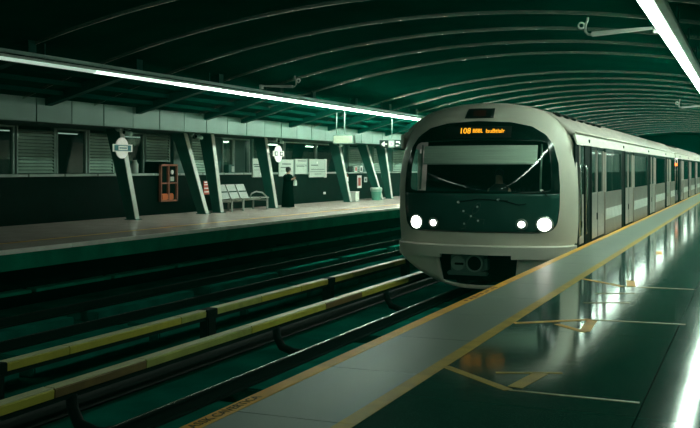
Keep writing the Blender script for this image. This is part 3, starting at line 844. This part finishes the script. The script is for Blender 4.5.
# headlamps
for dx, z, r, big in ((-1.18, .41, .115, 1), (-0.80, .41, .078, 0), (0.84, .41, .078, 0), (1.22, .41, .115, 1)):
    lp_ = [(dx + r * math.cos(2 * math.pi * k / 28), z + r * math.sin(2 * math.pi * k / 28)) for k in range(28)]
    ho = patch('headlamp', [(dx + 1.28 * (x - dx), z + 1.28 * (q - z)) for x, q in lp_], 'lens_ring', lead, 0.030, 3, (dx, z), edge_back=0.02)
    patch('reflector', [(dx + 1.14 * (x - dx), z + 1.14 * (q - z)) for x, q in lp_], 'mask_green', ho, 0.034, 3, (dx, z))
    patch('lens', lp_ if big else [(dx + 0.75 * (x - dx), z + 0.75 * (q - z)) for x, q in lp_], 'headlight' if big else 'headlight_small', ho, 0.040, 4, (dx, z), edge_back=0.01)
# emblem: a five-dot crossing ribbon
def fpt(dx, z, off=0.03): return (CX + dx, FY(dx, z, off), z)
ex, ez = -0.05, 0.55
em = tube('emblem', [fpt(ex + 0.10 + 0.09 * math.cos(a) * 0.6 + 0.05 * math.sin(a), ez + 0.14 + 0.10 * math.sin(a)) for a in [i * math.pi / 10 for i in range(20)]], 0.004, 'sign_line', lead, 5, True)
tube('emblem_stroke', [fpt(ex + 0.06, ez + 0.06), fpt(ex, ez), fpt(ex - 0.06, ez - 0.10), fpt(ex - 0.12, ez - 0.22), fpt(ex - 0.19, ez - 0.23)], 0.004, 'sign_line', em, 5)
tube('emblem_stroke', [fpt(ex - 0.21, ez + 0.08), fpt(ex - 0.08, ez + 0.04), fpt(ex, ez), fpt(ex + 0.12, ez - 0.05), fpt(ex + 0.25, ez - 0.06), fpt(ex + 0.22, ez - 0.14)], 0.004, 'sign_line', em, 5)
for ddx, ddz in ((0, 0), (.12, .17), (-.14, .09), (.13, -.08), (-.13, -.14)):
    patch('emblem_dot', [(ex + ddx + .02 * math.cos(k * .524), ez + ddz + .02 * math.sin(k * .524)) for k in range(12)], 'chrome_dot', em, 0.036, 2, (ex + ddx, ez + ddz))
# wipers
for pts in ([(-0.28, .80), (0.10, .86), (0.62, .83)], [(0.45, .85), (0.80, .76), (0.92, .78)], [(1.18, 1.02), (1.27, 0.92)]):
    w = tube('wiper', [fpt(x, z, 0.05) for x, z in pts], 0.010, 'rubber', lead, 6)
    patch('wiper_pivot', [(pts[0][0] + .03 * math.cos(k * .524), pts[0][1] + .02 * math.sin(k * .524)) for k in range(12)], 'chrome_dot', w, 0.052, 2, pts[0])
# destination display and marker lamp
def led(s, size, dx, z, sx=1.0):
    def fn(u, v, w): x = dx + u * sx; return (CX + x, FY(x, z + v, 0.022) - w, z + v)
    return text('destination_lettering', s, size, fn, 'amber_led', lead, 0.004)
disp = patch('destination_display', rect(-0.62, 0.62, 1.97, 2.18), 'sign_black', lead, 0.018, 6, (0, 2.07))
led('108', 0.15, -0.23, 2.095, 1.0); led('BBBL', 0.105, 0.01, 2.095, 0.85); led('IsuBtlalr', 0.105, 0.33, 2.09, 1.0)
ml = patch('marker_lamp', dense([(-0.27, 2.335), (0.27, 2.335), (0.27, 2.52), (-0.23, 2.52)], .05), 'sign_black', lead, 0.014, 4, (0.0, 2.43), edge_back=0.02)
patch('marker_lens', rect(-0.12, 0.12, 2.37, 2.48), 'lamp_red_off', ml, 0.018, 3, (0, 2.42))
# cab side: recess, cab door, hand rails
box('cab_recess', XS - 0.06, XS - 0.03, 17.45, 18.46, -0.10, 1.85, 'rubber', lead)
cd = box('cab_door', XS - 0.04, XS - 0.015, 17.85, 18.30, 0.0, 0.92, 'train_steel', lead, 0.006)
box('cab_door_pane', XS - 0.028, XS - 0.02, 17.85, 18.30, 0.92, 1.82, 'car_glass', cd)
box('cab_door_post', XS - 0.04, XS - 0.015, 17.85, 17.90, 0.92, 1.85, 'train_steel', cd)
box('cab_door_lock', XS - 0.016, XS - 0.005, 18.0, 18.08, 0.30, 0.42, 'rubber', cd)
for yy in (17.68, 18.38):
    tube('hand_rail', [(XS - 0.03, yy, 0.12), (XS + 0.03, yy, 0.18), (XS + 0.03, yy, 1.42), (XS - 0.03, yy, 1.48)], 0.02, 'steel_bright', lead, 8)
box('cab_step', XS - 0.10, XS + 0.01, 17.6, 18.5, -0.12, -0.05, 'coupler', lead, 0.01)
box('coupler_beam', CX - 0.08, CX + 0.02, 17.2, 17.45, -0.42, -0.28, 'under', lead)

# ------------------------------------------------------------------ far platform furniture
# round signs
def roundel(label, y, z, xs_, colx):
    return thing('station_sign', (xs_, y, z), label, 'sign')
t = roundel('round white sign with a blue bar on the first leaning column', 21.0, 1.96, -15.5, 0)
disc('sign_disc', (-15.52, 21.0, 1.96), 0.28, 0.03, 'x', 'sign_lit', t, 40)
b = box('sign_bar', -15.49, -15.475, 20.57, 21.43, 1.86, 2.06, 'sign_white', t)
box('bar_fill', -15.475, -15.468, 20.64, 21.36, 1.885, 2.035, 'sign_teal', b)
box('name_plate', -15.468, -15.462, 20.80, 21.20, 1.905, 2.015, 'sign_white', b)
box('printed_line', -15.462, -15.459, 20.84, 21.16, 1.945, 1.975, 'sign_teal', b)
tube('sign_bracket', [(-15.52, 21.3, 1.96), (-15.85, 21.80, 1.96), (-16.05, 21.85, 1.96)], 0.02, 'frame_metal', t, 6)
t = roundel('plain round white sign with two small dark pictograms by the person', 30.1, 1.94, -15.5, 0)
disc('sign_disc', (-15.52, 30.1, 1.94), 0.30, 0.03, 'x', 'sign_lit', t, 40)
b = box('sign_bar', -15.515, -15.485, 29.68, 30.52, 1.85, 2.04, 'sign_lit', t, 0.01)
for yy in (29.9, 30.3):
    ring_ = box('pictogram', -15.488, -15.478, yy - 0.11, yy + 0.11, 1.87, 2.02, 'sign_black', b)
    box('pictogram_inner', -15.478, -15.474, yy - 0.06, yy + 0.07, 1.90, 1.99, 'sign_white', ring_)
tube('sign_bracket', [(-15.52, 30.25, 1.94), (-15.85, 30.22, 1.94), (-15.97, 30.22, 1.94)], 0.02, 'frame_metal', t, 6)

# hanging signs
t = thing('hanging_sign', (-13.0, 30.0, 2.25), 'pale lit box sign hanging on two rods', 'sign')
box('sign_box', -13.30, -12.53, 29.9, 30.12, 2.26, 2.57, 'frame_metal', t, 0.01)
emitter('sign_glow', (0.45, 0.50, 0.38), 0.05)  # faint glow added to the face, which the platform lamps already light
box('sign_face', -13.26, -12.57, 29.89, 29.90, 2.29, 2.54, 'sign_glow', t)
for x in (-13.2, -12.9): tube('rod', [(x, 30.0, 2.57), (x, 30.0, roof_z(x) + 0.02)], 0.02, 'frame_metal', t, 6)
t = thing('direction_sign', (-13.0, 34.800, 2.2), 'black hanging direction sign with white arrow and pictograms', 'sign')
box('sign_box', -13.45, -12.50, 34.750, 34.850, 2.22, 2.53, 'sign_black', t)
prism('arrow', [(-13.38, 2.375), (-13.25, 2.48), (-13.21, 2.44), (-13.26, 2.40), (-13.13, 2.40), (-13.13, 2.35), (-13.26, 2.35), (-13.21, 2.31), (-13.25, 2.27)], 'y', 34.735, 34.750, 'sign_white', t)
b = box('lift_panel', -13.07, -12.83, 34.740, 34.750, 2.24, 2.51, 'sign_grey', t)
ring('lift_ring', (-12.95, 34.740, 2.375), 0.05, 0.085, -0.006, 'y', 'sign_white', b, 20)
box('pictogram', -12.76, -12.60, 34.740, 34.750, 2.42, 2.48, 'sign_white', t)
prism('pictogram', [(-12.68, 2.44), (-12.60, 2.36), (-12.56, 2.39), (-12.62, 2.46)], 'y', 34.740, 34.750, 'sign_white', t)
box('pictogram', -12.77, -12.69, 34.740, 34.750, 2.28, 2.34, 'sign_white', t); box('pictogram', -12.67, -12.62, 34.740, 34.750, 2.29, 2.33, 'sign_white', t)
tube('rod', [(-12.95, 34.800, 2.53), (-12.95, 34.800, roof_z(-12.95) + 0.02)], 0.022, 'frame_metal', t, 6)

# notice boards
def board(label, y0, y1, z0, z1, bars, dot=None):
    t = thing('notice_board', (-16.7, (y0 + y1) / 2, z0), label, 'board', 'notice boards along the ledge')
    box('board_panel', -16.74, -16.70, y0, y1, z0, z1, 'board_face', t, 0.008)
    for k, (a, b, z, h) in enumerate(bars):
        L = y1 - y0
        box('printed_line', -16.70, -16.695, y0 + a * L, y0 + b * L, z0 + z * (z1 - z0), z0 + (z + h) * (z1 - z0), 'sign_black', t)
    if dot: disc('seal', (-16.70, y0 + dot[0] * (y1 - y0), z0 + dot[1] * (z1 - z0)), 0.05, 0.006, 'x', 'sign_white', t, 14)
    box('side_frame', -16.78, -16.69, y1 - 0.04, y1 + 0.03, z0 - 0.02, z1 + 0.02, 'sign_white' if dot else 'frame_metal', t)
board('notice board with a white seal between the bench and the dark column', 30.4, 31.6, 1.1, 1.78, [(.05, .4, .66, .05), (.1, .55, .55, .06), (.8, .98, .56, .06), (.08, .95, .38, .02)], (.5, .18))
board('notice board partly hidden behind the person', 32.5, 33.75, 1.12, 1.77, [(.2, .8, .70, .06), (.1, .7, .5, .05), (.1, .9, .3, .02)])
board('notice board just right of the person', 33.9, 35.0, 1.2, 1.8, [(.2, .9, .85, .05), (.1, .75, .5, .06), (.8, .95, .52, .05), (.05, .95, .64, .02)])
board('last and largest notice board with a white seal in the row', 35.2, 36.85, 1.06, 1.81, [(.1, .5, .64, .05), (.1, .9, .42, .03), (.3, .7, .16, .03), (.05, .95, .3, .02)], (.45, .8))

# bench
t = thing('bench', (-15.8, 28.2, 0), 'silver metal three seat bench with an armrest against the black wall', 'bench')
box('beam', -15.95, -15.88, 26.9, 29.5, 0.33, 0.39, 'bench_metal', t)
for i in range(3):
    ys = 26.95 + i * 0.64
    st = prism('seat', [(-15.55, 0.42), (-15.60, 0.45), (-15.98, 0.40), (-15.98, 0.37), (-15.6, 0.41)], 'y', ys, ys + 0.56, 'bench_metal', t)
    prism('backrest', [(-15.96, 0.40), (-16.0, 0.40), (-16.22, 0.88), (-16.18, 0.88)], 'y', ys, ys + 0.56, 'bench_metal', t)
    prism('backrest_slot', [(-16.045, 0.62), (-16.06, 0.66), (-16.08, 0.66), (-16.065, 0.62)], 'y', ys + 0.04, ys + 0.52, 'under', st)
for yy in (27.0, 27.75, 29.45):
    box('leg', -15.64, -15.59, yy, yy + 0.05, 0.0, 0.42, 'bench_metal', t); box('leg', -16.2, -16.15, yy, yy + 0.05, 0, 0.34, 'bench_metal', t)
    box('foot_rail', -16.2, -15.6, yy, yy + 0.05, 0.30, 0.34, 'bench_metal', t)
box('side_table', -16.1, -15.55, 28.9, 29.5, 0.39, 0.43, 'bench_metal', t, 0.01)
tube('armrest', [(-16.0, 28.92, 0.42), (-15.95, 28.95, 0.55), (-15.85, 29.1, 0.62), (-15.72, 29.3, 0.58), (-15.62, 29.45, 0.43)], 0.025, 'bench_metal', t, 8)

# person in black at the column
pt = thing('person', (-15.5, 30.85, 0), 'person in long black clothes looking at a phone beside the column', 'person')
px, py = -15.5, 30.85
J = [(px, py, .80, .15, .12), (px, py, 1.02, .13, .10), (px - .01, py, 1.17, .16, .09), (px + .01, py, 1.25, .05), (px + .04, py - .01, 1.33, .07, .08), (px + .045, py - .01, 1.41, .065, .075),
     (px, py - .17, 1.16, .05), (px + .06, py - .20, .98, .04), (px + .20, py - .09, 1.02, .033), (px + .25, py - .06, 1.05, .03),
     (px, py + .17, 1.16, .05), (px + .06, py + .20, .98, .04), (px + .20, py + .09, 1.03, .033), (px + .25, py + .05, 1.07, .03),
     (px, py - .08, .45, .08), (px, py - .08, .06, .05), (px + .14, py - .09, .03, .035), (px, py + .08, .45, .08), (px, py + .08, .06, .05), (px + .14, py + .09, .03, .035)]
Ed = [(0, 1), (1, 2), (2, 3), (3, 4), (4, 5), (2, 6), (6, 7), (7, 8), (8, 9), (2, 10), (10, 11), (11, 12), (12, 13), (0, 14), (14, 15), (15, 16), (0, 17), (17, 18), (18, 19)]
for root_i, sgn in ((9, -1), (13, 1)):
    rx, ry, rz = J[root_i][:3]
    for k in range(4):
        J.append((rx + .035, ry - sgn * (.005 + .0), rz + .03 - k * .018, .008)); J.append((rx + .05, ry - sgn * .03, rz + .03 - k * .018, .007))
        Ed += [(root_i, len(J) - 2), (len(J) - 2, len(J) - 1)]
    J.append((rx + .01, ry - sgn * .02, rz + .04, .009)); J.append((rx + .03, ry - sgn * .035, rz + .05, .008))
    Ed += [(root_i, len(J) - 2), (len(J) - 2, len(J) - 1)]
skin_mesh('body', J, Ed, 'skin', pt)
n = 22; prof = [(.23, .25, 0.03), (.21, .23, .4), (.17, .20, .8), (.15, .19, 1.0), (.15, .22, 1.15), (.08, .12, 1.22)]
V = []; F = []
for a_, b_, z in prof:
    for k in range(n):
        q = 2 * math.pi * k / n; w = 1 + 0.05 * math.sin(5 * q) * (1.2 - z)
        V.append((px + a_ * math.cos(q) * w, py + b_ * math.sin(q) * w, z))
for i in range(len(prof) - 1):
    for k in range(n): F.append([i * n + k, i * n + (k + 1) % n, (i + 1) * n + (k + 1) % n, (i + 1) * n + k])
F.append(list(range(n))); F.append([(len(prof) - 1) * n + k for k in range(n)])
mesh('robe', V, F, 'cloth_black', pt, True)
for s in (-1, 1):
    tube('sleeve', [(px, py + s * .17, 1.17), (px + .06, py + s * .21, .98), (px + .18, py + s * .10, 1.02)], .06, 'cloth_black', pt, 10, radii=[.075, .065, .05])
lathe('hair', (px + .015, py, 1.32), [(.06, -.04), (.09, 0), (.10, .07), (.085, .13), (.04, .155), (.01, .16)], 'hair', pt, 16)
for s in (-1, 1): box('eye', px + .105, px + .115, py - .035 + (s > 0) * .05, py - .02 + (s > 0) * .05, 1.365, 1.375, 'hair', pt)
ph = thing('phone', (px + .34, py, 1.06), 'small bright phone held by the person in black', 'phone')
box('phone_body', px + .325, px + .335, py - .04, py + .04, 1.03, 1.17, 'rubber', ph, 0.003); box('phone_screen', px + .322, px + .325, py - .035, py + .035, 1.04, 1.16, 'board_face', ph)
bgp = thing('handbag', (px + .14, py + .27, .75), 'small pale patterned bag hanging at the side of the person in black', 'bag')
prism('bag_body', [(py - .04, .80), (py + .12, .80), (py + .10, .98), (py - .02, .98)], 'x', px + .245, px + .31, 'sign_grey', bgp)
tube('bag_strap', [(px + .28, py, .98), (px + .27, py + .03, 1.03), (px + .27, py + .06, 1.03), (px + .28, py + .09, .98)], .01, 'sign_grey', bgp, 6)

# hose cabinet
t = thing('hose_cabinet', (-16.7, 25.0, 0.39), 'reddish framed fire hose cabinet with glass front on the black wall', 'cabinet')
box('cabinet_back', -16.80, -16.72, 24.55, 25.45, 0.40, 1.54, 'black_wall', t)
for y0, y1, z0, z1 in ((24.53, 24.58, .39, 1.55), (24.93, 25.0, .39, 1.55), (25.40, 25.46, .39, 1.55), (24.53, 25.46, 1.49, 1.55), (24.53, 25.46, .39, .44), (24.53, 25.46, .94, .98)):
    box('frame_bar', -16.74, -16.66, y0, y1, z0, z1, 'red_frame', t)
box('hose_pack', -16.73, -16.67, 24.60, 25.25, .44, .64, 'orange_hose', t, 0.03)
disc('dial', (-16.72, 25.2, 1.30), 0.07, 0.03, 'x', 'sign_white', t, 18)
box('instruction_card', -16.72, -16.70, 25.10, 25.30, 1.02, 1.16, 'board_face', t)
t = thing('fire_notice', (-16.76, 27.4, 0.56), 'small red and white striped notice on the wall left of the bench', 'notice')
box('notice_panel', -16.80, -16.77, 27.18, 27.6, .55, 1.0, 'red_paint', t)
for z in (.62, .74, .86, .94): box('white_stripe', -16.77, -16.765, 27.2, 27.58, z, z + .035, 'sign_white', t)
# things on the ledge
t = thing('lantern', (-17.0, 23.5, 1.265), 'small grey dispenser bottle standing on the ledge beside the blue bar sign', 'bottle')
lathe('bottle_body', (-16.95, 23.6, 1.265), [(.09, 0), (.10, .03), (.10, .28), (.06, .34), (.05, .40)], 'board_face', t, 16); lathe('bottle_cap', (-16.95, 23.6, 1.665), [(.05, 0), (.06, .02), (.05, .06)], 'rubber', t, 12)
t = thing('ticket_machine', (-16.9, 28.4, 1.265), 'dark small terminal on the ledge at the left end of the bench', 'terminal')
box('terminal_case', -17.0, -16.80, 28.85, 29.25, 1.266, 1.55, 'column_paint', t, 0.02); box('terminal_face', -16.80, -16.79, 29.05, 29.22, 1.30, 1.50, 'board_face', t)
# bins and bits by the far columns
t = thing('white_bin', (-15.7, 37.7, 0), 'small square white box standing on the floor by the lit sign column', 'box')
box('box_body', -15.95, -15.62, 37.55, 37.95, 0.012, 0.42, 'box_white', t, 0.02); box('box_lid', -15.97, -15.60, 37.53, 37.97, 0.0, 0.02, 'sign_grey', t); box('box_top', -15.96, -15.61, 37.54, 37.96, 0.40, 0.43, 'sign_white', t, 0.01)
t = thing('litter_bin', (-15.6, 39.9, 0), 'green tapered litter bin with a pale rim lid', 'bin')
lathe('bin_body', (-15.6, 39.9, 0), [(.19, 0), (.20, .02), (.25, .46), (.255, .47)], 'bin_green', t, 24); lathe('bin_lid', (-15.6, 39.9, 0.47), [(.275, 0), (.275, .05), (.25, .09), (.24, .10)], 'bin_lid', t, 24); ring('bin_band', (-15.6, 39.9, 0.40), 0.24, 0.262, 0.03, 'z', 'bin_lid', t, 24)
t = thing('extinguisher', (-16.2, 38.5, 0.75), 'red and white extinguisher fixed beside the lit sign column', 'extinguisher')
lathe('cylinder', (-16.6, 38.75, 0.72), [(.08, 0), (.09, .03), (.09, .40), (.05, .47), (.03, .50)], 'red_paint', t, 16); box('label_band', -16.515, -16.505, 38.68, 38.82, .85, 1.05, 'sign_white', t); tube('hose', [(-16.55, 38.75, 1.22), (-16.45, 38.8, 1.15), (-16.5, 38.85, .9)], .012, 'rubber', t, 6); box('mount', -16.82, -16.68, 38.7, 38.8, .95, 1.0, 'rubber', t)
t = thing('poster', (-16.79, 40.85, 0.5), 'narrow pink and white poster on the black wall behind the green bin', 'poster')
box('poster_sheet', -16.80, -16.785, 40.55, 41.05, .52, 1.1, 'sign_white', t); box('poster_print', -16.785, -16.782, 40.65, 40.95, .62, 1.0, 'red_paint', t)
t = thing('poster', (-16.79, 41.6, 0.8), 'tiny grey notice on the black wall right of the pink poster', 'poster')
box('poster_sheet', -16.80, -16.785, 41.4, 41.75, .78, 1.02, 'sign_grey', t); box('poster_print', -16.785, -16.782, 41.48, 41.66, .84, .95, 'sign_black', t)
t = thing('counter_screen', (-16.9, 40.1, 1.265), 'small black screen standing on the counter below the pale shutter', 'screen')
box('screen_body', -16.93, -16.87, 39.75, 40.2, 1.30, 1.52, 'sign_black', t, 0.01); box('screen_stand', -16.95, -16.85, 39.9, 40.05, 1.266, 1.31, 'rubber', t)
for yy, lb in ((40.6, 'white framed card on the counter next to the small screen'), (41.25, 'second white framed card on the counter, further from the screen')):
    t = thing('counter_card', (-16.9, yy, 1.265), lb, 'card')
    box('card_frame', -16.91, -16.88, yy - .17, yy + .17, 1.266, 1.54, 'sign_white', t); box('card_print', -16.88, -16.875, yy - .09, yy + .09, 1.31, 1.48, 'red_paint' if yy < 41 else 'sign_black', t)
t = thing('switch_plate', (-16.79, 36.9, .35), 'small pale socket plate low on the black wall', 'socket')
box('plate', -16.80, -16.785, 36.8, 37.0, .33, .42, 'sign_white', t); box('socket_hole', -16.785, -16.782, 36.86, 36.94, .355, .395, 'rubber', t)

# surveillance cameras under the fascia
def cctv(label, y):
    t = thing('security_camera', (-15.6, y, 2.52), label, 'camera', 'security cameras under the soffit')
    box('mount', -15.66, -15.54, y - .06, y + .06, 2.47, 2.52, 'camera_body', t, .01)
    tube('camera_arm', [(-15.6, y, 2.48), (-15.6, y, 2.40)], .02, 'camera_body', t, 6)
    b = tube('camera_housing', [(-15.6, y - .16, 2.39), (-15.6, y + .14, 2.36)], .065, 'camera_body', t, 12)
    disc('camera_lens', (-15.6, y - .17, 2.39), .045, -.01, 'y', 'rubber', b, 14)
    lathe('dome', (-15.6, y - .42, 2.40), [(.03, 0), (.07, .03), (.085, .07), (.085, .12)], 'camera_body', t, 14)
cctv('security camera above the round sign with the blue bar', 21.4)
cctv('security camera above the pale shutter beside the red hose cabinet', 25.0)
cctv('security camera above the round white sign by the person', 30.5)
cctv('security camera left of the lit hanging box sign', 35.8)

# ------------------------------------------------------------------ thin green haze added to lift the dark tones
hz = D.materials.new('haze'); hz.use_nodes = True
nt = hz.node_tree; nt.nodes.remove(nt.nodes['Principled BSDF'])
vs = nt.nodes.new('ShaderNodeVolumeScatter'); vs.inputs['Color'].default_value = (0.0, 1.0, 0.62, 1); vs.inputs['Density'].default_value = 0.0011; vs.inputs['Anisotropy'].default_value = 0.3
nt.links.new(vs.outputs[0], nt.nodes['Material Output'].inputs['Volume'])
M['haze'] = hz
hb = box('haze', -19.0, 2.55, -40, 95, -1.24, 4.7, 'haze'); tag(hb, 'thin green haze added to tint the dark tones of the station', 'haze', kind='stuff')
